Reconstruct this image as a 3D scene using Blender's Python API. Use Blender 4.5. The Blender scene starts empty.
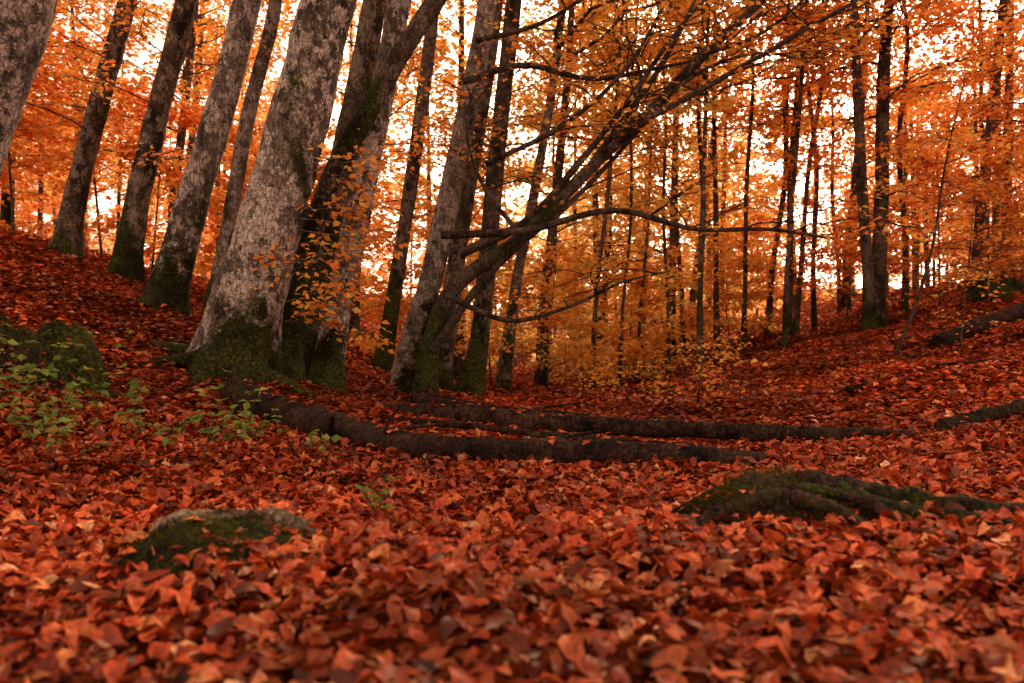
import bpy, math, numpy as np
from mathutils import Vector
rng = np.random.default_rng(11)
scene = bpy.context.scene
def A(x): return np.asarray(x, dtype=float)
def nrm(v): return v/np.maximum(np.linalg.norm(v,axis=-1,keepdims=True),1e-9)
# ------------------------------------------------------------ noise
def _h(ix,iy,iz,s):
    n=(ix*73856093)^(iy*19349663)^(iz*83492791)^(s*2654435)
    n=(n^(n>>13))*1274126177 & 0x7fffffff
    n=(n^(n>>15)) & 0xffff
    return n/32767.5-1.0
def vnoise(p,seed=0):
    f=np.floor(p); i=f.astype(np.int64); t=p-f; t=t*t*(3-2*t)
    r=0
    for dx in (0,1):
        wx=t[...,0] if dx else 1-t[...,0]
        for dy in (0,1):
            wy=t[...,1] if dy else 1-t[...,1]
            for dz in (0,1):
                wz=t[...,2] if dz else 1-t[...,2]
                r=r+wx*wy*wz*_h(i[...,0]+dx,i[...,1]+dy,i[...,2]+dz,seed)
    return r
def fbm(p,oct=4,seed=0):
    a=1.;s=0
    for k in range(oct):
        s=s+a*vnoise(p*(2.03**k)+17.3*k,seed+k); a*=.5
    return s
def sstep(a,b,x):
    t=np.clip((x-a)/(b-a),0,1); return t*t*(3-2*t)
def softplus(u,k=.5): return k*np.logaddexp(0,u/k)
# ------------------------------------------------------------ terrain
def G(x,y):
    x=A(x);y=A(y)
    w=.12+.88*sstep(1.5,8.,y)
    L=softplus(-x-1.1,.45); L=5*np.tanh(L*.40/5)
    R=softplus(x-2.2,.5);  R=5.5*np.tanh(R*.265/5.5)
    z=(L+R)*w+.03*np.maximum(y-5,0)*np.exp(-np.maximum(y-40,0)/60)
    z=z+10*sstep(50,150,y)
    p=np.stack([x,y,0*x],-1)
    z=z+.16*fbm(p*.35,3,5)*sstep(3,9,y)+.04*fbm(p*1.3,3,9)+.014*fbm(p*5,2,21)
    return z
# ------------------------------------------------------------ mesh builder
class MB:
    def __init__(s): s.V=[];s.C=[];s.L=[];s.S=[];s.M=[];s.SM=[];s.n=0
    def add(s,v,faces,mat=0,col=None,smooth=True):
        v=A(v).reshape(-1,3)
        if col is None: col=np.zeros((len(v),3))
        s.V.append(v);s.C.append(np.broadcast_to(A(col),(len(v),3)))
        for f in (faces if isinstance(faces,list) else [faces]):
            f=np.asarray(f,dtype=np.int64)
            s.L.append((f+s.n).ravel()); s.S.append(np.full(len(f),f.shape[1]))
            s.M.append(np.full(len(f),mat)); s.SM.append(np.full(len(f),smooth))
        s.n+=len(v)
    def build(s,name,mats,parent=None):
        V=np.concatenate(s.V);C=np.concatenate(s.C);L=np.concatenate(s.L);S=np.concatenate(s.S)
        me=bpy.data.meshes.new(name)
        me.vertices.add(len(V)); me.vertices.foreach_set('co',V.astype(np.float32).ravel())
        me.loops.add(len(L)); me.loops.foreach_set('vertex_index',L.astype(np.int32))
        me.polygons.add(len(S)); st=np.concatenate([[0],np.cumsum(S)[:-1]])
        me.polygons.foreach_set('loop_start',st.astype(np.int32))
        me.polygons.foreach_set('material_index',np.concatenate(s.M).astype(np.int32))
        me.polygons.foreach_set('use_smooth',np.concatenate(s.SM).astype(bool))
        me.update(calc_edges=True)
        at=me.color_attributes.new('Col','FLOAT_COLOR','POINT')
        at.data.foreach_set('color',np.concatenate([C,np.ones((len(C),1))],1).astype(np.float32).ravel())
        for m in mats: me.materials.append(m)
        ob=bpy.data.objects.new(name,me); scene.collection.objects.link(ob)
        if parent: ob.parent=parent
        return ob
def tube_faces(N,K):
    i=np.arange(N-1)[:,None];j=np.arange(K)[None,:];j2=(j+1)%K
    return np.stack([i*K+j,i*K+j2,(i+1)*K+j2,(i+1)*K+j],-1).reshape(-1,4)
def frames(P):
    T=nrm(np.gradient(P,axis=-2)); d=nrm(P[...,-1:,:]-P[...,:1,:])
    a=np.where(np.abs(d[...,2:3])<.8,A([0,0,1.]),A([0,1.,0]))
    ref=np.cross(d,a); u=nrm(np.cross(T,np.broadcast_to(ref,T.shape))); v=np.cross(T,u)
    return T,u,v
def tubes(mb,P,R,K=4,mat=0,col=(0,0,0)):
    B,N,_=P.shape; T,u,v=frames(P)
    th=np.arange(K)/K*2*np.pi
    V=P[:,:,None,:]+R[:,:,None,None]*(u[:,:,None,:]*np.cos(th)[:,None]+v[:,:,None,:]*np.sin(th)[:,None])
    f=tube_faces(N,K); F=(f[None]+(np.arange(B)*N*K)[:,None,None]).reshape(-1,4)
    mb.add(V,F,mat,col)
def resample(pts,n):
    pts=A(pts); d=np.concatenate([[0],np.cumsum(np.linalg.norm(np.diff(pts[:,:3],axis=0),axis=1))])
    t=np.linspace(0,d[-1],n)
    m=np.gradient(pts,d,axis=0); i=np.clip(np.searchsorted(d,t,'right')-1,0,len(d)-2)
    h=(d[i+1]-d[i])[:,None]; s=((t-d[i])[:,None])/h
    return (2*s**3-3*s**2+1)*pts[i]+(s**3-2*s**2+s)*h*m[i]+(-2*s**3+3*s**2)*pts[i+1]+(s**3-s**2)*h*m[i+1]
def trunk(mb,pts,n=120,K=28,flare=.5,fr=.28,moss=1.0,mossh=.7,tint=.5,seed=0,amp=.05,lobes=5,caps=False,fscale=3.,rs=1.):
    P=resample(pts,n); C=P[:,:3].copy(); R=P[:,3]*rs
    T,u,v=frames(C); th=np.arange(K)/K*2*np.pi
    dr=u[:,None,:]*np.cos(th)[None,:,None]+v[:,None,:]*np.sin(th)[None,:,None]
    g=G(C[:,0],C[:,1]); hh=np.maximum(C[:,2]-g,0)[:,None]
    ph=seed*1.7
    lob=.55+.45*np.sin(lobes*th+ph)+.3*np.sin((lobes-2)*th+ph*2.1)
    rr=R[:,None]*(1+flare*np.exp(-hh/fr)*lob[None,:]+.2*flare*np.exp(-hh/(fr*3)))
    base=C[:,None,:]+dr*R[:,None,None]
    rr=rr+R[:,None]*amp*(fbm(base*fscale+seed*3.1,3,seed)*1.3+.6*vnoise(base*A([14,14,5])+seed,seed+3))
    V=C[:,None,:]+dr*rr[:,:,None]
    hv=np.maximum(V[...,2]-g[:,None],0)
    mo=np.clip(moss*(np.exp(-hv/mossh)*.95-.06+.75*fbm(V*A([2.2,2.2,.9]),3,seed+8)*np.exp(-hv/(mossh*5))),0,1)
    col=np.stack([mo,np.full_like(mo,tint),np.clip(hv/4,0,1)],-1).reshape(-1,3)
    fs=[tube_faces(n,K)]
    V=V.reshape(-1,3)
    if caps:
        V=np.concatenate([V,C[:1]+T[:1]*R[0]*.1,C[-1:]-T[-1:]*R[-1]*.3]); col=np.concatenate([col,col[:1],col[-1:]])
        j=np.arange(K);j2=(j+1)%K
        fs=[fs[0],np.concatenate([np.stack([j2,j,np.full(K,n*K)],1),np.stack([(n-1)*K+j,(n-1)*K+j2,np.full(K,n*K+1)],1)])]
    mb.add(V,fs,0,col)
    return C,R
def leafquads(mb,pos,ax,nor,size,col,mat=1,w=.34):
    ax=nrm(ax); sd=nrm(np.cross(ax,nor)); up=np.cross(sd,ax); s=size[:,None]
    a=pos;b=pos+ax*.42*s+sd*w*s+up*.10*s;c=pos+ax*s-up*.06*s;d=pos+ax*.42*s-sd*w*s+up*.10*s
    V=np.stack([a,b,c,d],1); n=len(pos)
    mb.add(V,np.arange(4*n).reshape(n,4),mat,np.repeat(col,4,axis=0),smooth=False)
PAL=dict(
 orange=A([(.92,.34,.05),(.90,.28,.04),(.93,.42,.08),(.86,.23,.04),(.94,.50,.12)]),
 deep=A([(.92,.28,.05),(.86,.21,.04),(.93,.35,.07),(.74,.16,.035),(.93,.44,.11)]),
 yellow=A([(.94,.60,.12),(.92,.52,.09),(.94,.68,.20),(.74,.50,.10),(.93,.43,.08)]),
 gold=A([(.93,.45,.08),(.92,.38,.06),(.94,.55,.13),(.80,.38,.07),(.90,.32,.055)]))
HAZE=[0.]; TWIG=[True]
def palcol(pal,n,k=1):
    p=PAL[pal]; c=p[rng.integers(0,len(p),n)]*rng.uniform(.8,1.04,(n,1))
    c=c*(1-HAZE[0])+A([.92,.60,.32])*HAZE[0]  # atmospheric haze painted into the leaf colour: distant leaves blend toward warm cream
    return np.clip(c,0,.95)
def branches(mb,S,D,Lb,r0,pal,nsub=8,k=26,size=.08,spread=.22,subL=.4,Kb=4,rise=.15,tint=.3,leafp=1.0,flat=.05,t0=.2):
    B=len(S); N=8; t=np.linspace(0,1,N)[None,:,None]
    D=nrm(D); side=nrm(np.cross(D,A([0,0,1.])))
    bend=rng.normal(0,.16,(B,1,1)); bend2=rng.normal(0,.10,(B,1,1))
    L=Lb[:,None,None]
    P=S[:,None,:]+D[:,None,:]*L*t+side[:,None,:]*L*(bend*t**2+bend2*np.sin(t*5))+A([0,0,1.])*L*(rise*t-rise*1.5*t**2*rng.uniform(.2,1.2,(B,1,1)))
    P[:,1:-1]+=rng.normal(0,.012,(B,N-2,3))*L
    R=r0[:,None]*(1-.88*t[:,:,0])
    tubes(mb,P,R,Kb if TWIG[0] else 3,0,(0,tint,.9))
    M=nsub; tt=rng.uniform(t0,1,(B,M)); f=tt*(N-1); i=np.clip(f.astype(int),0,N-2); fr=(f-i)[...,None]
    bi=np.arange(B)[:,None]; q=P[bi,i]*(1-fr)+P[bi,i+1]*fr; tg=nrm(P[bi,i+1]-P[bi,i])
    sg=np.where(rng.random((B,M,1))<.5,-1.,1.)
    sd=nrm(np.cross(tg,A([0,0,1.])))
    d2=nrm(tg*rng.uniform(.5,1.1,(B,M,1))+sd*sg*rng.uniform(.4,1.1,(B,M,1))+A([0,0,1.])*rng.normal(0.02,.16,(B,M,1)))
    l2=(Lb[:,None]*subL*(1.15-.7*tt)*rng.uniform(.6,1.3,(B,M)))+.18
    q=q.reshape(-1,3);d2=d2.reshape(-1,3);l2=l2.reshape(-1)
    n2=len(q); ts=np.linspace(0,1,4)[None,:,None]
    droop=rng.uniform(.02,.25,(n2,1,1))
    P2=q[:,None,:]+d2[:,None,:]*l2[:,None,None]*ts-A([0,0,1.])*l2[:,None,None]*droop*ts**2
    P2[:,1:]+=rng.normal(0,.03,(n2,3,3))*l2[:,None,None]
    R2=(np.repeat(r0,M)*.28)[:,None]*(1-.8*ts[:,:,0])+.0018
    if TWIG[0]: tubes(mb,P2,R2,3,0,(0,tint,.9))
    if leafp<=0: return
    kk=k; lt=rng.uniform(.05,1.05,(n2,kk)); sd2=nrm(np.cross(d2,A([0,0,1.])))
    lat=rng.uniform(-1,1,(n2,kk))*spread*(1.15-.6*lt)
    pos=q[:,None]+d2[:,None]*(l2[:,None]*lt)[...,None]-A([0,0,1.])*(l2[:,None]*droop[:,0]*lt**2)[...,None]+sd2[:,None]*lat[...,None]
    pos[...,2]+=rng.normal(0,flat,(n2,kk))-np.abs(lat)*.2
    ax=d2[:,None]*.7+sd2[:,None]*np.sign(lat)[...,None]*.8+rng.normal(0,.3,(n2,kk,3))+A([0,0,-.25])
    nor=A([0,0,1.])+rng.normal(0,.55,(n2,kk,3))
    tintc=rng.uniform(.87,1.05,(n2,1,1))
    col=(palcol(pal,n2*kk).reshape(n2,kk,3)*tintc).reshape(-1,3)
    keep=rng.random(n2*kk)<leafp
    sz=rng.uniform(.65,1.2,n2*kk)*size
    leafquads(mb,pos.reshape(-1,3)[keep],ax.reshape(-1,3)[keep],nor.reshape(-1,3)[keep],sz[keep],np.clip(col[keep],0,.95))
def crown(mb,C,R,zs,ze,nb,Lmax,pal,rb=.03,**kw):
    g=G(C[0,0],C[0,1]); h=C[:,2]-g
    idx=np.where((h>zs)&(h<ze))[0]
    i=rng.choice(idx,nb); S=C[i]; az=rng.uniform(0,2*np.pi,nb)
    rel=(h[i]-zs)/max(ze-zs,.1); el=rng.uniform(-.05,.35,nb)+.5*rel
    D=np.stack([np.cos(az)*np.cos(el),np.sin(az)*np.cos(el),np.sin(el)],1)
    Lb=Lmax*(1-.6*rel)*rng.uniform(.6,1.1,nb)
    branches(mb,S,D,Lb,np.minimum(rb*(1-.4*rel),R[i]*.6),pal,**kw)
# ------------------------------------------------------------ materials
def newmat(n):
    m=bpy.data.materials.new(n); m.use_nodes=True; nt=m.node_tree; nt.nodes.clear()
    return m,nt,nt.nodes,nt.links
def N_(ns,t,**k):
    n=ns.new(t)
    for a,b in k.items(): setattr(n,a,b)
    return n
def ramp(ns,stops):
    r=ns.new('ShaderNodeValToRGB'); e=r.color_ramp.elements
    while len(e)<len(stops): e.new(.5)
    for x,(p,c) in zip(e,stops):
        x.position=p; x.color=(*c,1) if len(c)==3 else c
    return r
def mix(ns,ls,fac,a,b,bt='MIX'):
    m=ns.new('ShaderNodeMix'); m.data_type='RGBA'; m.blend_type=bt
    for s,val in ((m.inputs[0],fac),(m.inputs[6],a),(m.inputs[7],b)):
        if hasattr(val,'links'): ls.new(val,s)
        else: s.default_value=val if not isinstance(val,tuple) else (*val,1)
    return m.outputs[2]
def math_(ns,ls,op,a,b):
    m=ns.new('ShaderNodeMath'); m.operation=op
    for s,val in ((m.inputs[0],a),(m.inputs[1],b)):
        if hasattr(val,'links'): ls.new(val,s)
        else: s.default_value=val
    return m.outputs[0]
def noise(ns,ls,vec,scale,detail=5,rough=.6,out=0):
    n=ns.new('ShaderNodeTexNoise'); n.inputs['Scale'].default_value=scale; n.inputs['Detail'].default_value=detail; n.inputs['Roughness'].default_value=rough
    ls.new(vec,n.inputs['Vector']); return n.outputs[out]
def mapped(ns,ls,vec,s):
    m=ns.new('ShaderNodeMapping'); m.inputs['Scale'].default_value=s; ls.new(vec,m.inputs['Vector']); return m.outputs[0]
def leafmat(name,trans=.5,gloss=.0,mott=False):
    m,nt,ns,ls=newmat(name)
    a=N_(ns,'ShaderNodeAttribute',attribute_name='Col'); c=a.outputs['Color']
    if mott:
        tc=ns.new('ShaderNodeTexCoord')
        nv=noise(ns,ls,tc.outputs['Object'],70,2); rr=ramp(ns,[(.34,(.45,.37,.37)),(.6,(1.08,1.08,1.08))]); ls.new(nv,rr.inputs[0])
        c=mix(ns,ls,1.,c,rr.outputs[0],'MULTIPLY')
    d=ns.new('ShaderNodeBsdfDiffuse');t=ns.new('ShaderNodeBsdfTranslucent')
    ls.new(c,d.inputs['Color']);ls.new(c,t.inputs['Color'])
    m1=ns.new('ShaderNodeMixShader');m1.inputs[0].default_value=trans;ls.new(d.outputs[0],m1.inputs[1]);ls.new(t.outputs[0],m1.inputs[2]); out=m1
    if gloss>0:
        g=ns.new('ShaderNodeBsdfGlossy'); g.inputs['Roughness'].default_value=.4; g.inputs['Color'].default_value=(1,.7,.55,1)
        m2=ns.new('ShaderNodeMixShader');m2.inputs[0].default_value=gloss;ls.new(m1.outputs[0],m2.inputs[1]);ls.new(g.outputs[0],m2.inputs[2]); out=m2
    o=ns.new('ShaderNodeOutputMaterial');ls.new(out.outputs[0],o.inputs[0]); return m
def barkmat(name,dark=(.045,.030,.021),mid=(.17,.12,.09),pale=(.64,.49,.40),palemax=.95,crack=.7):
    m,nt,ns,ls=newmat(name); tc=ns.new('ShaderNodeTexCoord'); v=tc.outputs['Object']
    a=N_(ns,'ShaderNodeAttribute',attribute_name='Col'); sp=ns.new('ShaderNodeSeparateColor'); ls.new(a.outputs['Color'],sp.inputs[0])
    moss,tint=sp.outputs[0],sp.outputs[1]
    vs=mapped(ns,ls,v,(1,1,.45))
    n1=noise(ns,ls,vs,3.6,7,.68); r1=ramp(ns,[(.38,dark),(.5,mid),(.64,tuple(x*1.9 for x in mid))]); ls.new(n1,r1.inputs[0])
    n0=noise(ns,ls,mapped(ns,ls,v,(1,1,.6)),1.6,3,.5)
    n2a=noise(ns,ls,mapped(ns,ls,v,(1,1,.8)),6.5,9,.74)
    n2=math_(ns,ls,'ADD',n2a,math_(ns,ls,'MULTIPLY',math_(ns,ls,'SUBTRACT',n0,.5),.35))
    r2=ramp(ns,[(.49,(0,0,0)),(.53,(1,1,1))]); ls.new(n2,r2.inputs[0])
    f=math_(ns,ls,'MULTIPLY',r2.outputs[0],math_(ns,ls,'MULTIPLY',tint,palemax))
    c=mix(ns,ls,f,r1.outputs[0],pale)
    n6=noise(ns,ls,mapped(ns,ls,v,(1,1,1.4)),19,5,.65); r6=ramp(ns,[(.36,(.3,.27,.25)),(.46,(1,1,1))]); ls.new(n6,r6.inputs[0])
    c=mix(ns,ls,.8,c,mix(ns,ls,1.,c,r6.outputs[0],'MULTIPLY'))
    vo=N_(ns,'ShaderNodeTexVoronoi',feature='DISTANCE_TO_EDGE'); vo.inputs['Scale'].default_value=1
    dist=ns.new('ShaderNodeMix'); dist.data_type='RGBA'; dist.blend_type='ADD'; dist.inputs[0].default_value=.12
    ls.new(v,dist.inputs[6]); ls.new(noise(ns,ls,v,9,4,.6,1),dist.inputs[7])
    ls.new(mapped(ns,ls,dist.outputs[2],(24,24,8)),vo.inputs['Vector'])
    r3=ramp(ns,[(0,(.15,.13,.12)),(.12,(1,1,1))]); ls.new(vo.outputs['Distance'],r3.inputs[0])
    c=mix(ns,ls,crack*.8,c,mix(ns,ls,1.,c,r3.outputs[0],'MULTIPLY'))
    n5=noise(ns,ls,v,60,4,.65); r5=ramp(ns,[(.35,(.5,.5,.5)),(.65,(1.25,1.25,1.25))]); ls.new(n5,r5.inputs[0])
    c=mix(ns,ls,1.,c,r5.outputs[0],'MULTIPLY')
    nm=noise(ns,ls,v,7,8,.75); mf=ramp(ns,[(.46,(0,0,0)),(.58,(1,1,1))])
    ls.new(math_(ns,ls,'ADD',math_(ns,ls,'MULTIPLY',nm,.75),math_(ns,ls,'MULTIPLY',moss,.5)),mf.inputs[0])
    mk=math_(ns,ls,'MULTIPLY',mf.outputs[0],math_(ns,ls,'MINIMUM',math_(ns,ls,'MULTIPLY',moss,8.),1.))
    ng=noise(ns,ls,v,38,5,.75); rg=ramp(ns,[(.35,(.010,.009,.003)),(.52,(.045,.048,.008)),(.7,(.17,.17,.025))]); ls.new(ng,rg.inputs[0])
    nl=noise(ns,ls,v,2.4,4,.6); rl=ramp(ns,[(.38,(.25,.2,.16)),(.6,(1,1,1))]); ls.new(nl,rl.inputs[0])
    mc=mix(ns,ls,1.,rg.outputs[0],rl.outputs[0],'MULTIPLY')
    c=mix(ns,ls,mk,c,mc)
    h=math_(ns,ls,'ADD',math_(ns,ls,'MULTIPLY',r3.outputs[0],.5),math_(ns,ls,'ADD',n2a,math_(ns,ls,'MULTIPLY',ng,.6)))
    b=ns.new('ShaderNodeBump'); b.inputs['Strength'].default_value=.9; b.inputs['Distance'].default_value=.03; ls.new(h,b.inputs['Height'])
    p=ns.new('ShaderNodeBsdfPrincipled'); p.inputs['Roughness'].default_value=.9; p.inputs['Specular IOR Level'].default_value=.12
    ls.new(c,p.inputs['Base Color']); ls.new(b.outputs[0],p.inputs['Normal'])
    o=ns.new('ShaderNodeOutputMaterial');ls.new(p.outputs[0],o.inputs[0]); return m
def groundmat():
    m,nt,ns,ls=newmat('leaf_litter_ground'); tc=ns.new('ShaderNodeTexCoord'); v=tc.outputs['Object']
    ad=ns.new('ShaderNodeMix'); ad.data_type='RGBA'; ad.blend_type='ADD'; ad.inputs[0].default_value=.05
    ls.new(v,ad.inputs[6]); ls.new(noise(ns,ls,v,14,3,.6,1),ad.inputs[7])
    vo=N_(ns,'ShaderNodeTexVoronoi',feature='F1'); vo.inputs['Scale'].default_value=17; ls.new(ad.outputs[2],vo.inputs['Vector'])
    sp=ns.new('ShaderNodeSeparateColor'); ls.new(vo.outputs['Color'],sp.inputs[0])
    r=ramp(ns,[(0,(.02,.007,.004)),(.3,(.11,.018,.007)),(.55,(.27,.043,.014)),(.8,(.45,.09,.028)),(1,(.58,.17,.06))]); ls.new(sp.outputs[0],r.inputs[0])
    n=noise(ns,ls,v,.9,5,.65); r2=ramp(ns,[(.38,(.3,.27,.26)),(.6,(1.1,1.1,1.1))]); ls.new(n,r2.inputs[0])
    c=mix(ns,ls,1.,r.outputs[0],r2.outputs[0],'MULTIPLY')
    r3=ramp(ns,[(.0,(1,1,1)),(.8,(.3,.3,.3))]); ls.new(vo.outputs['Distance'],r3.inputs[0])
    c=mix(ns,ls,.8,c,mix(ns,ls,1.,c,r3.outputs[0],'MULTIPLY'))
    b=ns.new('ShaderNodeBump'); b.inputs['Strength'].default_value=1; b.inputs['Distance'].default_value=.04
    ls.new(math_(ns,ls,'ADD',sp.outputs[1],vo.outputs['Distance']),b.inputs['Height'])
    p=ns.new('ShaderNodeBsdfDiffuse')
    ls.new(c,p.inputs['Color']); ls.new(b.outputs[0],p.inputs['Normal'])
    o=ns.new('ShaderNodeOutputMaterial');ls.new(p.outputs[0],o.inputs[0]); return m
bark=barkmat('beech_bark'); darkbark=barkmat('dark_bark',dark=(.022,.015,.009),mid=(.085,.054,.036),pale=(.36,.255,.18),palemax=.75)
logbark=barkmat('rotting_log_bark',dark=(.006,.004,.003),mid=(.035,.016,.010),pale=(.17,.085,.05),palemax=.5)
leafm=leafmat('autumn_leaf',.56); litter=leafmat('fallen_leaf',.12,.03,True); greenm=leafmat('green_leaf',.4)
gm=groundmat()
# ------------------------------------------------------------ ground
t=np.linspace(-1,1,360); xs=5*np.sinh(t*4.4)*1.0; 
t2=np.linspace(-.8,1,420); ys=3+5*np.sinh(t2*4.5)
X,Y=np.meshgrid(xs,ys); Z=G(X,Y); mb=MB()
ny,nx=X.shape; i=np.arange(ny-1)[:,None];j=np.arange(nx-1)[None,:]
mb.add(np.stack([X,Y,Z],-1),np.stack([i*nx+j,i*nx+j+1,(i+1)*nx+j+1,(i+1)*nx+j],-1).reshape(-1,4))
mb.build('ground',[gm])
# ------------------------------------------------------------ leaf litter
LP=A([(.52,.074,.019),(.42,.048,.013),(.63,.120,.030),(.24,.028,.010),(.68,.21,.066),(.11,.018,.008),(.55,.09,.022),(.74,.33,.14),(.19,.045,.018)])
LW=A([.21,.17,.16,.12,.08,.09,.09,.03,.05])
def litcol(n):
    return np.clip(LP[rng.choice(len(LP),n,p=LW)]*rng.uniform(.5,1.2,(n,1)),0,1)
def bare(x,y):
    a=np.exp(-(((x-1.0)/.34)**2+((y-2.85)/.22)**2)**1.5)
    b=np.exp(-(((x+.90)/.30)**2+((y-2.48)/.30)**2)**2.)
    return np.maximum(a,b)
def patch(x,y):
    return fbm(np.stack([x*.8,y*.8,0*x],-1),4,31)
def scatter(mb,x,y,size,fine,lift):
    n=len(x); z=G(x,y)
    pn=vnoise(np.stack([x*3,y*3,0*x],-1),77)
    z=z+rng.uniform(.0,lift,n)+.015*np.maximum(pn,0)
    az=rng.uniform(0,2*np.pi,n); tl=rng.normal(0,.28,n); sg=np.where(rng.random(n)<.25,.75,.28)
    ax=np.stack([np.cos(az),np.sin(az),tl],1); nor=nrm(np.stack([rng.normal(0,1,n)*sg,rng.normal(0,1,n)*sg,np.ones(n)],1))
    pos=np.stack([x,y,z],1); s=rng.uniform(.45,1.25,n)*size; col=litcol(n)
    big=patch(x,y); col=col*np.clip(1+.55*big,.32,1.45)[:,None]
    if not fine:
        leafquads(mb,pos,ax,nor,s,col,0,.34); return
    ax=nrm(ax); sd=nrm(np.cross(ax,nor)); up=np.cross(sd,ax)
    st=A([0,.18,.45,.75,1.]); wd=A([0,.21,.29,.19,0]); 
    fold=rng.uniform(-.2,.8,n); curl=rng.normal(.0,.5,n); wv=rng.normal(0,.08,(n,3,2)); wr=rng.uniform(.7,1.15,n)
    V=np.zeros((n,11,3)); s3=s[:,None]
    def cz(t): return (curl*( (t-.5)**2-.25)*1.6)[:,None]
    V[:,0]=pos+up*cz(0)*s3; V[:,10]=pos+ax*s3+up*cz(1)*s3
    for k in range(3):
        tt=st[k+1];w=(wd[k+1]*wr)[:,None]
        c=pos+ax*tt*s3+up*cz(tt)*s3
        V[:,1+3*k+1]=c
        V[:,1+3*k]=c+sd*w*s3+up*((fold*w[:,0]+wv[:,k,0])[:,None])*s3
        V[:,1+3*k+2]=c-sd*w*s3+up*((fold*w[:,0]+wv[:,k,1])[:,None])*s3
    q=A([[1,2,5,4],[2,3,6,5],[4,5,8,7],[5,6,9,8]]).astype(int); tr=A([[0,2,1],[0,3,2],[7,8,10],[8,9,10]]).astype(int)
    o=(np.arange(n)*11)[:,None,None]
    cc=np.repeat(col[:,None],11,1).copy(); cc[:,[2,5,8]]*=.7
    mb.add(V,[(q[None]+o).reshape(-1,4),(tr[None]+o).reshape(-1,3)],0,cc.reshape(-1,3),smooth=True)
mb=MB()
def region(n,y0,y1,half=.8,m=.9,pw=1.):
    y=np.sqrt(rng.uniform(y0**2,y1**2,n)); x=rng.uniform(-1,1,n)*(y*half+m); return x,y
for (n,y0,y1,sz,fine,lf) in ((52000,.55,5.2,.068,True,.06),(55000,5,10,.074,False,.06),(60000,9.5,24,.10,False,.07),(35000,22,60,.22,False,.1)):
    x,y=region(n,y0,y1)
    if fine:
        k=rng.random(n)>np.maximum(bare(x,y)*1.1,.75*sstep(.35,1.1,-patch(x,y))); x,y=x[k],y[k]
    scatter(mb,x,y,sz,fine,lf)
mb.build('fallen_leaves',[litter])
# ------------------------------------------------------------ main trees (world coordinates)
def tree(name,pts,n=120,K=28,mat=None,cr=None,extra=None,rs=.86,**kw):
    mb=MB(); C,R=trunk(mb,pts,n=n,K=K,rs=rs,**kw)
    if cr:
        for c in (cr if isinstance(cr,list) else [cr]): crown(mb,C,R,**c)
    if extra: extra(mb,C,R)
    mb.build(name,[mat or bark,leafm])
HI=dict(zs=6.2,ze=14,nb=8,Lmax=3.,pal='orange',rb=.05,nsub=7,k=12,size=.14,spread=.35)
def twig_sprays(mb,lst,pal,**kw):
    S=A([l[0] for l in lst]); E=A([l[1] for l in lst]); D=E-S; L=np.linalg.norm(D,axis=1)
    branches(mb,S,D,L,A([l[2] for l in lst]),pal,**kw)
def big_extra(mb,C,R):
    lst=[]
    for k in range(13):
        z=rng.uniform(.9,2.4); az=rng.uniform(-1.1,.6)
        s=A([-1.98+(z-1.0)*.13,6.9,z]); L=rng.uniform(.35,.9)
        lst.append((s,s+A([math.cos(az)*L,math.sin(az)*L,rng.uniform(-.15,.2)]),.007))
    twig_sprays(mb,lst,'orange',nsub=6,k=9,size=.075,spread=.15,rise=.1,t0=.3,flat=.06)
    for (a,l,r) in ((-2.7,1.0,.10),(-1.9,.9,.12),(-1.2,1.0,.10),(-.4,1.1,.09),(2.9,1.1,.10)):
        b=A([-2.45,7.0]); pp=[]
        for s in np.linspace(.12,1,6):
            q=b+A([math.cos(a+.3*s),math.sin(a+.3*s)])*l*s
            pp.append((q[0],q[1],float(G(q[0],q[1]))+.22*(1-s)**2-.03,r*(1.15-.9*s)))
        trunk(mb,pp,n=26,K=12,flare=0,moss=1.2,mossh=.6,tint=.25,seed=int(abs(a*10)),amp=.12,fscale=8)
tree('beech_tree',[(-2.50,7,.15,.34),(-2.44,7,.6,.33),(-2.33,7,1.2,.31),(-2.10,7,2.0,.295),(-1.83,7,3.0,.27),(-1.60,7,3.9,.245),(-1.2,7.1,6,.20),(-.9,7.2,9,.13),(-.7,7.3,13,.04)],
     n=260,K=64,flare=.6,fr=.33,moss=1.,mossh=.55,tint=1.,seed=2,amp=.06,cr=HI,extra=big_extra,rs=.9)
tree('beech_tree',[(-1.85,7.7,.2,.18),(-1.76,7.7,.8,.15),(-1.48,7.7,2.2,.14),(-1.2,7.7,3.6,.13),(-.95,7.7,5,.12),(-.5,7.8,9,.07),(-.4,7.8,12,.03)],n=150,K=32,moss=1.,mossh=.8,tint=.9,seed=4,cr=HI)
tree('beech_tree',[(-2.1,8.1,.3,.19),(-1.98,8.1,1.3,.16),(-1.75,8.1,2.6,.15),(-1.5,8.1,3.8,.15),(-1.3,8.1,5,.13),(-1.,8.1,9,.1),(-.8,8,12,.03)],n=150,K=32,mat=darkbark,moss=1.,mossh=1.4,tint=.9,seed=5,cr=HI)
tree('mossy_leaning_tree',[(-2.15,7.45,.3,.14),(-2.0,7.45,1.4,.125),(-1.72,7.4,2.3,.12),(-1.25,7.4,3.2,.11),(-.7,7.4,4.1,.10),(.0,7.5,5.4,.08),(.5,7.6,7.5,.03)],n=130,K=26,mat=darkbark,moss=1.4,mossh=2.4,tint=.5,seed=6,amp=.12)
tree('beech_tree',[(-3.95,5.0,.0,.33),(-3.8,5,.8,.27),(-3.45,5,1.9,.25),(-3.1,5,2.94,.23),(-2.75,5,4.2,.2),(-2.4,5,8,.1),(-2.3,5,11,.03)],n=150,K=40,moss=.9,mossh=.5,tint=.7,seed=7,cr=dict(HI,nb=7))
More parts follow.
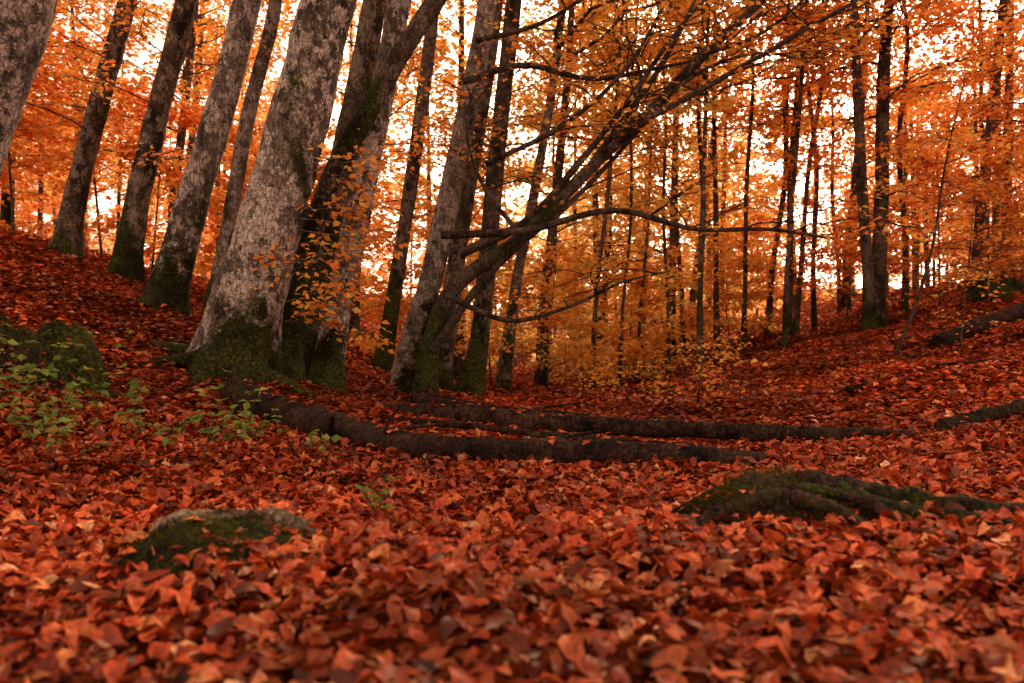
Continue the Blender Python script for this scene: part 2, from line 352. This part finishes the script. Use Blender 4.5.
tree('beech_tree',[(-3.78,8.5,.7,.26),(-3.72,8.5,1.2,.22),(-3.45,8.5,2.3,.19),(-3.15,8.5,3.3,.175),(-2.82,8.5,4.6,.16),(-2.4,8.5,8,.12),(-2.2,8.5,13,.03)],n=170,K=40,moss=.9,mossh=.4,tint=.9,seed=8,cr=HI)
tree('beech_tree',[(-6.85,12,1.9,.23),(-6.6,12,3.2,.18),(-6.2,12,4.8,.165),(-5.75,12,6.4,.15),(-5.2,12,9,.12),(-5,12,13,.03)],n=90,K=22,mat=darkbark,moss=.9,tint=.9,seed=9,cr=[dict(HI,zs=5.,nb=8),dict(zs=1.5,ze=6,nb=8,Lmax=2.,pal='orange',rb=.015,nsub=7,k=16,size=.09)])
tree('beech_tree',[(-5.4,11,1.5,.25),(-5.25,11,2.6,.19),(-4.95,11,4,.175),(-4.5,11,5.8,.16),(-4.1,11,9,.12),(-4,11,13,.03)],n=90,K=22,mat=darkbark,moss=.9,tint=1.,seed=10,cr=[dict(HI,zs=5.,nb=8),dict(zs=1.5,ze=5,nb=7,Lmax=1.8,pal='orange',rb=.015,nsub=7,k=16,size=.09)])
tree('beech_tree',[(-4.35,11.5,1.3,.16),(-4.15,11.5,2.4,.13),(-3.8,11.5,4.4,.12),(-3.45,11.5,5.8,.11),(-3.1,11,9,.09),(-3,11,12,.03)],n=80,K=18,moss=.9,tint=.5,seed=11,cr=dict(HI,zs=5.,nb=7))
tree('beech_tree',[(-4.3,13,1.4,.16),(-3.85,13,3.2,.12),(-3.3,13,5.5,.11),(-2.95,13,7.5,.1),(-2.7,13,12,.03)],n=80,K=18,mat=darkbark,moss=.9,tint=.7,seed=12,cr=dict(HI,zs=5.,nb=7))
tree('beech_tree',[(-1.32,9.5,.2,.22),(-1.2,9.5,.9,.17),(-.95,9.5,1.8,.16),(-.7,9.5,3.,.15),(-.42,9.5,4.3,.14),(-.25,9.5,5.4,.13),(0,9.5,9,.1),(0,9.5,13,.03)],n=140,K=30,moss=1.1,mossh=.8,tint=.55,seed=13,cr=HI)
tree('beech_tree',[(-1.05,11,.2,.19),(-.85,11,1.6,.15),(-.62,11,3.2,.14),(-.35,11,4.8,.13),(-.15,11,6.5,.12),(0,11,12,.03)],n=100,K=22,mat=darkbark,moss=.9,tint=.8,seed=14,cr=HI)
tree('beech_tree',[(-.62,10.3,.2,.2),(-.45,10.3,.9,.15),(-.33,10.3,2,.14),(-.2,10.3,3.4,.13),(0,10.3,5.2,.12),(.3,10.3,8,.09),(.4,10.3,12,.03)],n=110,K=24,mat=darkbark,moss=1.1,mossh=.9,tint=.7,seed=15,cr=[dict(HI),dict(zs=2.9,ze=5,nb=13,Lmax=1.7,pal='orange',rb=.015,nsub=7,k=17,size=.085)])
tree('beech_tree',[(-.15,13,.4,.14),(.05,13,2,.105),(.4,13,3.8,.09),(.7,13,5.6,.08),(1,13,10,.03)],n=70,K=16,mat=darkbark,moss=.9,tint=.9,seed=16,cr=[dict(HI,zs=4.5,nb=10,pal='gold')])
tree('beech_tree',[(-2.0,12,.4,.16),(-1.75,12,2,.13),(-1.45,12,4,.12),(-1.2,12,6,.11),(-1,12,12,.03)],n=70,K=16,mat=darkbark,moss=.9,tint=.7,seed=17,cr=[dict(HI,zs=5.,nb=8)])
def fan(mb,C,R):
    y=8.9
    lim=[([(.55,2.55),(1.1,3.3),(1.7,4.1),(2.1,4.9),(2.3,5.6)],.045),
         ([(1.0,3.05),(1.9,3.62),(2.8,4.05),(3.6,4.55),(4.3,4.9)],.04),
         ([(-.55,3.85),(.1,3.95),(.9,3.9),(1.6,4.1),(2.2,4.3),(2.9,4.8)],.04),
         ([(-.75,2.08),(.1,2.12),(1.1,2.22),(1.9,2.12),(2.7,2.1),(3.3,2.0)],.045),
         ([(-.7,1.45),(0,1.2),(.6,1.28),(1.2,1.55),(1.7,1.7)],.03),
         ([(-.6,2.0),(.15,2.35),(.8,3.05),(1.3,3.7),(1.8,4.35),(2.6,5.2)],.055),
         ([(1.7,3.7),(2.2,4.0),(2.9,4.2),(3.5,4.1)],.025),
         ([(-.4,4.3),(.3,4.5),(1.0,4.9),(1.6,5.3)],.035),
         ([(.1,2.15),(-.3,2.6),(-.5,3.2),(-.4,3.9)],.028),
         ([(1.3,3.3),(1.45,3.9),(1.3,4.5),(1.4,5.2)],.025),
         ([(-.9,.9),(-.2,1.75),(.7,2.6),(1.5,3.4),(2.5,4.6)],.05),
         ([(-.3,3.0),(.5,3.3),(1.2,3.9),(1.7,4.7),(2.0,5.3)],.035),
         ([(2.2,4.25),(2.7,4.35),(3.3,4.8),(3.7,5.4)],.028)]
    S=[];D=[]
    for k,(p,r) in enumerate(lim):
        yy=y+rng.normal(0,.12)-(.35 if k in (3,4) else 0); dy=rng.normal(0,.3)
        q=[(a,yy+dy*i/len(p),b+rng.normal(0,.04),r*(1-.75*i/(len(p)-1))) for i,(a,b) in enumerate(p)]
        CC,_=trunk(mb,q,n=40,K=8,flare=0,moss=.4,tint=.2,seed=k,amp=.1,fscale=6)
        for i in rng.choice(np.arange(8,39),7): 
            S.append(CC[i]); az=rng.uniform(0,6.28); D.append((math.cos(az)+.6,math.sin(az),rng.uniform(-.1,.6)))
    S=A(S);D=A(D); n=len(S)
    branches(mb,S,D,rng.uniform(.5,1.5,n),np.full(n,.011),'orange',nsub=7,k=8,size=.075,spread=.15,tint=.2,leafp=.5)
tree('leaning_beech_tree',[(-1.0,9.05,.2,.15),(-.95,9,.8,.12),(-.72,9,1.5,.105),(.1,9,2.15,.09),(1.0,9,3.05,.08),(1.6,9,3.62,.07),(2.2,9,4.25,.06),(3,9,5.0,.045),(4.1,9,6.3,.02)],n=110,K=16,mat=darkbark,moss=1.,mossh=1.,tint=.3,seed=20,amp=.09,extra=fan,rs=.85)
RC=[dict(zs=4.0,ze=11,nb=22,Lmax=3.,pal='deep',rb=.03,nsub=9,k=16,size=.13,spread=.3),dict(zs=1.5,ze=4.6,nb=8,Lmax=1.8,pal='deep',rb=.015,nsub=6,k=13,size=.10)]
def gz(x,y): return float(G(x,y))
tree('slender_beech_tree',[(6.75,15,1.0,.16),(6.72,15,2.2,.12),(6.6,15,4,.11),(6.5,15,6.3,.1),(6.4,15,9,.06),(6.4,15,12,.02)],n=80,K=16,mat=darkbark,moss=.9,tint=.4,seed=21,cr=RC)
tree('slender_beech_tree',[(6.95,15.2,1.0,.22),(6.98,15.2,2.2,.165),(7.05,15.2,4,.15),(7.1,15.2,6.5,.13),(7.2,15,9,.08),(7.2,15,12,.02)],n=80,K=16,mat=darkbark,moss=.9,tint=.4,seed=22,cr=RC)
stems=[(622,17,.045,'yellow'),(640,19,.045,'yellow'),(668,18,.045,'yellow'),(682,20,.07,'yellow'),(700,18,.075,'gold'),(716,18.5,.075,'gold'),(745,18,.06,'gold'),(772,19,.08,'orange'),(790,18,.08,'orange'),(801,17.5,.065,'orange'),(813,18,.06,'orange'),(838,24,.07,'orange'),(905,17,.07,'deep'),(985,19,.07,'deep'),(600,22,.05,'yellow'),(550,20,.05,'yellow'),(575,25,.08,'yellow')]
for k,(a,y,r,pal) in enumerate(stems):
    x=(a-512)/796*y; g=gz(x,y); l=rng.normal(.12,.25); l2=rng.normal(0,.25); H=rng.uniform(9,12)
    tree('slender_beech_tree',[(x-l*.3,y,g-.2,r*1.3),(x,y,g+1.5,r),(x+l*.5+l2*.4,y,g+3.6,r*.92),(x+l,y,g+6,r*.75),(x+l*1.2+l2,y,g+H*.85,r*.4),(x+l*1.3+l2,y,g+H,.01)],n=60,K=10,mat=darkbark,moss=.7,tint=.3,seed=30+k,flare=.4,fr=.15,
        cr=[dict(zs=4.9,ze=H*.97,nb=15,Lmax=2.3,pal=pal,rb=.02,nsub=8,k=13,size=.145,spread=.33),dict(zs=1.2,ze=5.,nb=6,Lmax=1.4,pal=pal,rb=.01,nsub=6,k=10,size=.115)])
mids=[(-9.5,15,'orange'),(-7.3,17,'gold'),(-12,19,'orange'),(-3.2,16,'gold'),(-5.5,20,'gold'),(-1.2,18,'gold'),(.6,17,'yellow'),(10.2,17.5,'deep'),(12.4,20,'deep'),(9.2,22,'orange'),(9.6,12.5,'deep'),(2.6,24,'yellow'),(5.8,26,'gold'),(-10,24,'gold'),(-9,11.5,'orange'),(13.5,16,'deep'),(4.2,21,'gold'),(5.3,15.5,'orange'),(3.4,14.5,'gold'),(1.6,16,'yellow')]
for k,(x,y,pal) in enumerate(mids):
    g=gz(x,y); l=rng.normal(.4,.4); H=rng.uniform(11,14); r=rng.uniform(.09,.15)
    if k>=17: r=.055
    tree('beech_tree',[(x,y,g-.3,r*1.2),(x+.1*l,y,g+1.5,r),(x+.5*l,y,g+4,r*.9),(x+l,y,g+8,r*.6),(x+l,y,g+H,.015)],n=60,K=12,mat=darkbark,moss=.8,tint=.5,seed=60+k,
        cr=[dict(zs=1.8 if k<17 else 4.5,ze=H*.8,nb=34,Lmax=3.6,pal=pal,rb=.025,nsub=9,k=14,size=.135,spread=.32)])
def sapl(x,y,H,pal,nb=14,size=.08,L=1.1,name='beech_sapling',k=12,ns=6,leafp=1.,tint=.3):
    g=gz(x,y); l=rng.normal(0,.15*H/2)
    tree(name,[(x,y,g-.1,.014*H**.5+.004),(x+l*.4,y,g+H*.4,.011*H**.5),(x+l,y,g+H,.003)],n=24,K=6,mat=darkbark,flare=.2,fr=.05,moss=.2,tint=tint,seed=int(x*7+y)&255,amp=.02,
         cr=dict(zs=.12*H,ze=H*1.01,nb=nb,Lmax=L,pal=pal,rb=.008,nsub=ns,k=k,size=size,spread=.2,t0=.3,leafp=leafp))
for (x,y,H,pal) in ((-8,12.8,3,'deep'),(-7.2,14,3.5,'orange'),(-5.9,13,2.6,'deep'),(-4.9,14.5,3.2,'orange'),(-3.8,13.2,2.6,'orange'),(-2.9,14,3.0,'orange'),(-1.7,14.2,2.8,'gold'),(-9.8,14,3,'orange'),(.7,15.5,2.4,'gold'),(1.7,17.5,2.6,'yellow'),(2.8,19,2.4,'gold'),(5.2,19,2.2,'gold'),(8.6,16,3,'deep'),(10.4,15,3.2,'deep'),(9.2,14,2.5,'orange'),(-.4,16,3,'yellow'),(3.9,20,2.6,'gold'),(6.2,21,2.8,'orange'),(7.6,18,2.5,'deep'),(-1,20,3,'yellow'),(.9,21,3,'yellow'),(2.2,22,3,'yellow')):
    sapl(x,y,H,pal,nb=22,size=.12,L=1.7,k=13,ns=8)
for (x,y,H) in ((7.9,13.2,1.8),(8.7,13.4,2.2),(9.3,13.,1.6),(8.2,14.4,2.4),(9.9,13.8,2.0),(7.4,16,2.2)):
    sapl(x,y,H,'deep',nb=26,size=.07,L=1.0,k=6,ns=9,leafp=.3,tint=1.,name='bare_shrub')
for (x,y,H,pal) in ((1.9,8.2,.8,'gold'),(2.2,7.7,.6,'orange'),(1.4,9.5,.7,'gold'),(1.0,11,1.0,'gold'),(5.4,9.6,.9,'gold'),(.2,11.5,1.1,'gold'),(.9,13,1.3,'yellow'),(2.6,12,.9,'orange'),(3.6,13,1.1,'orange')):
    sapl(x,y,H,pal,nb=7,size=.06,L=.42,k=5,ns=4)
tree('slender_sapling',[(4.75,10,gz(4.75,10)-.1,.03),(5.0,10,1.3,.025),(5.25,10,2.1,.02),(5.45,10,3.3,.015),(5.7,10,4.4,.005)],n=40,K=8,mat=darkbark,flare=.1,moss=.2,tint=.3,seed=91,cr=dict(zs=1.2,ze=4.,nb=16,Lmax=1.2,pal='orange',rb=.007,nsub=5,k=9,size=.09))
# ------------------------------------------------------------ distant forest mass
mb=MB(); TWIG[0]=False
T=[]
while len(T)<150:
    y=24+90*rng.random()**1.6; x=rng.uniform(-1,1)*(y*.8+6)
    if all((x-a)**2+(y-b)**2>4.5 for a,b in T): T.append((x,y))
for (x,y) in T:
    g=gz(x,y); H=rng.uniform(7.5,12)+ (0 if y<45 else 3); r=rng.uniform(.06,.12); l=rng.normal(0,.5)
    P=resample([(x,y,g-.3,r*1.2),(x+l*.4,y,g+H*.4,r),(x+l,y,g+H,.02)],14)
    tubes(mb,P[None,:,:3],P[None,:,3],7,0,(.1,.5,.5))
    u=x/y; pal='yellow' if -.08<u<.36 and rng.random()<.6 else rng.choice(['orange','gold','deep'])
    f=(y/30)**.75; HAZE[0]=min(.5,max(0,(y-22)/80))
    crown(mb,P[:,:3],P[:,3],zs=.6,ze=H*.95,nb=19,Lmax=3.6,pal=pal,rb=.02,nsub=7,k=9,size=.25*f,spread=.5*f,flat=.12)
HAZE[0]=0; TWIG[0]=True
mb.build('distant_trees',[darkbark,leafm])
# ------------------------------------------------------------ logs and branches on the ground
def log(name,pts,r0,r1,moss=.25,tint=.35,n=90,K=22,lift=.7,seed=0,amp=.13,subs=()):
    mb=MB(); m=len(pts)
    def mk(pts,r0,r1,n,K,seed,straight=.75):
        m=len(pts); q=[]; z=[gz(p[0],p[1]) for p in pts]; s=np.linspace(0,1,m)
        fit=np.polyval(np.polyfit(s,z,1),s)
        for i,p in enumerate(pts):
            r=r0+(r1-r0)*i/(m-1); dz=p[2] if len(p)>2 else 0
            q.append((p[0],p[1],z[i]*(1-straight)+fit[i]*straight+r*lift+dz,r))
        trunk(mb,q,n=n,K=K,flare=0,moss=moss,mossh=.25,tint=tint,seed=seed,amp=amp,caps=True,fscale=7)
        return q
    q=mk(pts,r0,r1,n,K,seed)
    for s in subs: mk(*s,30,8,seed+5,0)
    Q=resample(q,200); i=rng.integers(5,195,int(14*len(pts))); 
    pos=Q[i,:3]+np.stack([rng.normal(0,.03,len(i)),rng.normal(0,.03,len(i)),Q[i,3]*1.02],1)
    leafquads(mb,pos,rng.normal(0,1,(len(i),3))*A([1,1,.2]),A([0,0,1.])+rng.normal(0,.25,(len(i),3)),rng.uniform(.04,.07,len(i)),litcol(len(i)),1,.36)
    return mb.build(name,[logbark,litter])
log('fallen_log',[(-2.15,6.2,.03),(-1.8,5.88,.01),(-1.45,5.6,.01),(-1.1,5.3),(-.7,5.02)],.12,.115,seed=3,moss=.15,
    subs=[([(-1.2,5.3,.08),(-1.15,5.05,.15),(-1.1,4.9,.24)],.03,.012),([(-.8,5.0,.08),(-.78,4.95,.2),(-.72,4.92,.3)],.014,.006)])
log('fallen_log',[(-1.0,5.15,.01),(-.35,4.82,.01),(.2,4.72,.01),(.75,4.64,.01),(1.1,4.6,.01),(1.45,4.58)],.10,.07,seed=23,moss=.1,
    subs=[([(-.9,5.1,.05),(-.7,5.3,.12),(-.5,5.4,.16)],.025,.01),([(.1,4.75,.08),(.3,4.9,.16),(.55,5.0,.2)],.018,.008)])
log('fallen_log',[(-1.1,7.0),(-.5,6.7,.03),(.2,6.35,.03),(1.0,6.1,.03),(1.8,5.75,.03),(2.3,5.55,.03),(2.75,5.45,.02)],.08,.055,seed=8,moss=.1,tint=.6)
log('fallen_branch',[(-1.0,8.7,.1),(-.5,8.1,.05),(0,7.75,.03),(.6,7.55,.02),(1.2,7.4)],.05,.03,seed=12,n=50,K=10,subs=[([(0,7.75,.03),(.3,7.9,.12),(.7,8.0,.15)],.02,.008)])
log('fallen_branch',[(.1,5.7,.06),(.55,5.75,.05),(1.0,5.6,.04),(1.5,5.7,.02)],.035,.018,seed=13,n=40,K=10)
log('fallen_branch',[(-.95,7.7,.1),(-.4,7.2,.06),(.3,6.95,.05),(1.3,6.75,.03)],.055,.03,seed=18,n=40,K=10)
log('fallen_branch',[(-.9,6.3,.05),(-.3,6.0,.07),(.3,5.95,.05),(.8,6.0,.03)],.03,.015,seed=19,n=40,K=10)
log('fallen_log',[(2.85,5.3,.02),(3.3,5.45,.03),(3.9,5.55,.03),(4.5,5.7,.02)],.065,.05,seed=14,moss=.3)
log('fallen_log',[(5.3,9.9,.0),(5.9,10.1,.04),(6.6,10.2,.06),(7.4,10.4,.06)],.12,.10,seed=15,moss=.4)
log('fallen_branch',[(3.2,7.6),(4.0,7.7,.03),(4.8,7.5)],.04,.02,seed=16,n=40,K=10)
# ------------------------------------------------------------ mossy lumps, stump and roots
def lump(mb,cx,cy,rx,ry,h,seed,moss=1.,tint=.3,amp=.35,n=70,flat=2.4,rot=0,fs=5):
    u=np.linspace(-1.1,1.1,n); U,Vv=np.meshgrid(u,u); rr=np.sqrt(U**2+Vv**2)
    x=cx+(U*math.cos(rot)*rx-Vv*math.sin(rot)*ry); y=cy+(U*math.sin(rot)*rx+Vv*math.cos(rot)*ry)
    p=np.stack([x*fs,y*fs,0*x],-1)
    hh=h*(1-np.clip(rr*(1+.3*fbm(p*.8,2,seed)),0,1.2)**flat)*(1+amp*fbm(p,4,seed+1))
    z=G(x,y)+np.where(hh>0,hh,hh*.6)-.01
    V=np.stack([x+.02*fbm(p*2,2,seed+2),y,z],-1)
    i=np.arange(n-1)[:,None];j=np.arange(n-1)[None,:]
    mo=np.clip(moss*(.6+.5*fbm(p*.7,3,seed+5)),0,1)
    mb.add(V,np.stack([i*n+j,i*n+j+1,(i+1)*n+j+1,(i+1)*n+j],-1).reshape(-1,4),0,np.stack([mo,0*mo+tint,0*mo],-1).reshape(-1,3))
    return V.reshape(-1,3),mo.ravel()
def mossfuzz(mb,V,mo,n,size=.016):
    w=mo*(V[:,2]>G(V[:,0],V[:,1])+.015)+1e-9
    i=rng.choice(len(V),n,p=w/w.sum())
    pos=V[i]+rng.normal(0,.008,(n,3)); ax=A([0,0,1.])+rng.normal(0,.6,(n,3))
    big=np.clip(.65+.9*fbm(pos*6,2,4),.15,1.6)[:,None]
    c=A([(.13,.12,.02),(.08,.075,.012),(.23,.20,.03),(.12,.065,.018)])[rng.integers(0,4,n)]*rng.uniform(.4,1.0,(n,1))*big
    leafquads(mb,pos,ax,rng.normal(0,1,(n,3)),rng.uniform(.5,1.4,n)*size,c,1,.12)
def leafon(mb,V,n,mat=2):
    sel=np.where(V[:,2]>G(V[:,0],V[:,1])+.01)[0]; i=rng.choice(sel,n); pos=V[i]+A([0,0,.012])
    leafquads(mb,pos,rng.normal(0,1,(n,3))*A([1,1,.25]),A([0,0,1.])+rng.normal(0,.35,(n,3)),rng.uniform(.035,.065,n),litcol(n),mat,.34)
mb=MB()
V,mo=lump(mb,.98,2.85,.42,.24,.17,3,moss=.9,amp=.5); mossfuzz(mb,V,mo,9000); leafon(mb,V,65)
V2,mo2=lump(mb,1.25,2.72,.25,.15,.11,9,moss=.5,amp=.5); mossfuzz(mb,V2,mo2,2000); leafon(mb,V2,25)
for k,(pp,r0,r1) in enumerate([([(.55,2.62,.0),(.68,2.72,.06),(.85,2.72,.11),(1.05,2.76,.15),(1.2,2.64,.09),(1.3,2.5,.0)],.032,.02),
      ([(1.05,2.95,.15),(1.25,2.85,.13),(1.45,2.80,.09),(1.65,2.70,.07),(1.85,2.72,.05),(2.2,2.65,.02)],.048,.024),
      ([(.95,2.7,.12),(1.07,2.6,.08),(1.1,2.5,.03),(1.2,2.42,-.02)],.026,.015),
      ([(1.15,2.8,.14),(1.3,2.66,.07),(1.42,2.66,.06),(1.6,2.5,.03),(1.8,2.5,-.01)],.03,.016),
      ([(.8,2.9,.13),(.65,2.95,.08),(.5,3.0,.01)],.03,.02)]):
    q=[(a,b,gz(a,b)+c,r0+(r1-r0)*i/(len(pp)-1)) for i,(a,b,c) in enumerate(pp)]
    trunk(mb,q,n=60,K=14,flare=0,moss=.35,mossh=.3,tint=.5,seed=40+k,amp=.35,caps=True,fscale=14)
mb.build('mossy_tree_root',[logbark,greenm,litter])
mb=MB()
V,mo=lump(mb,-.88,2.38,.27,.28,.075,13,moss=.95,flat=3,amp=.5); mossfuzz(mb,V,mo,5500,.013); leafon(mb,V,40)
V,_=lump(mb,-.93,2.60,.29,.065,.115,14,moss=.0,tint=1.,flat=6,amp=.15,rot=.06,fs=9); leafon(mb,V,5)
mb.build('mossy_rock',[barkmat('weathered_stone',dark=(.07,.045,.028),mid=(.20,.13,.08),pale=(.38,.26,.17),crack=.3),greenm,litter])
def stump(name,x,y,r,h,seed):
    mb=MB(); V,mo=lump(mb,x,y,r*1.5,r*1.3,h,seed,moss=.7,tint=.1,amp=.35,flat=3.,fs=4.5)
    V2,mo2=lump(mb,x+r*.9,y-r*.8,r*1.1,r*.9,h*.35,seed+3,moss=.6,tint=.1,amp=.6,fs=4)
    mossfuzz(mb,V,mo*.6,2500,.02); leafon(mb,V,90); leafon(mb,V2,80); mb.build(name,[logbark,greenm,litter])
stump('mossy_stump',-3.0,5.4,.22,.38,51)
stump('mossy_stump',-3.65,5.6,.2,.26,63)
stump('mossy_stump',8.3,13.6,.35,.3,52)
# ------------------------------------------------------------ green plants
def bramble(name,x,y,n,rad,h,size=.055):
    mb=MB(); S=np.zeros((n,3)); 
    a=rng.uniform(0,6.28,n); rr=rng.uniform(0,rad,n); S[:,0]=x+np.cos(a)*rr*1.3; S[:,1]=y+np.sin(a)*rr; S[:,2]=G(S[:,0],S[:,1])
    az=rng.uniform(0,6.28,n); D=np.stack([np.cos(az)*.7,np.sin(az)*.7,rng.uniform(.8,1.9,n)],1)
    t=np.linspace(0,1,5)[None,:,None]; L=rng.uniform(.5,1.1,n)*h
    P=S[:,None]+D[:,None]*L[:,None,None]*t-A([0,0,1.])*L[:,None,None]*.45*t**2
    tubes(mb,P,np.full((n,5),.002),3,0,(.3,.3,.3))
    for j in (2,3,4):
        for s in range(3):
            ax=rng.normal(0,1,(n,3))*A([1,1,.25]); c=A([(.24,.34,.07),(.16,.25,.055),(.34,.38,.09),(.42,.34,.08)])[rng.integers(0,4,n)]*rng.uniform(.5,1.0,(n,1))
            leafquads(mb,P[:,j],ax,A([0,0,1.])+rng.normal(0,.4,(n,3)),rng.uniform(.5,1.2,n)*size,c,1,.36)
    mb.build(name,[darkbark,greenm])
for (x,y,n,rad,h) in ((-2.75,4.6,18,.4,.38),(-1.75,4.3,18,.28,.34),(-1.6,4.8,10,.2,.28),(-2.1,3.7,10,.2,.3),(-2.35,4.1,9,.2,.3),(-.52,2.95,4,.05,.13),(-3.1,4.8,12,.3,.42),(-1.0,4.5,5,.15,.16)):
    bramble('bramble_plant',x,y,n,rad,h,.06)
# ------------------------------------------------------------ world, sun, camera
el,az=math.radians(36),math.radians(20)
w=bpy.data.worlds.new('World'); scene.world=w; w.use_nodes=True; nt=w.node_tree; ns,ls=nt.nodes,nt.links
bg=ns['Background']; sky=ns.new('ShaderNodeTexSky'); sky.sky_type='NISHITA'; sky.sun_disc=False; sky.sun_elevation=el; sky.sun_rotation=az
sky.dust_density=3; sky.air_density=1
hs=ns.new('ShaderNodeHueSaturation'); hs.inputs['Saturation'].default_value=.15; ls.new(sky.outputs[0],hs.inputs['Color'])
cm=mix(ns,ls,1.,hs.outputs[0],(3.5,2.5,1.85),'MULTIPLY'); ls.new(cm,bg.inputs['Color']); bg.inputs['Strength'].default_value=.15
sd=bpy.data.lights.new('sun','SUN'); sd.energy=4.0; sd.angle=math.radians(10); sd.color=(1,.86,.66)
so=bpy.data.objects.new('sun',sd); scene.collection.objects.link(so)
s=Vector((math.sin(az)*math.cos(el),math.cos(az)*math.cos(el),math.sin(el))); so.rotation_euler=s.to_track_quat('Z','Y').to_euler()
cd=bpy.data.cameras.new('camera'); co=bpy.data.objects.new('camera',cd); scene.collection.objects.link(co)
co.location=(0,0,.55); co.rotation_euler=(math.radians(90),0,0)
cd.lens=28; cd.sensor_width=36; cd.shift_y=38/1024; cd.clip_end=1000; cd.clip_start=.05
cd.dof.use_dof=True; cd.dof.focus_distance=6.0; cd.dof.aperture_fstop=2.4
scene.camera=co
scene.view_settings.view_transform='Standard'; scene.view_settings.look='None'; scene.view_settings.exposure=0
print('verts',sum(len(m.vertices) for m in bpy.data.meshes))
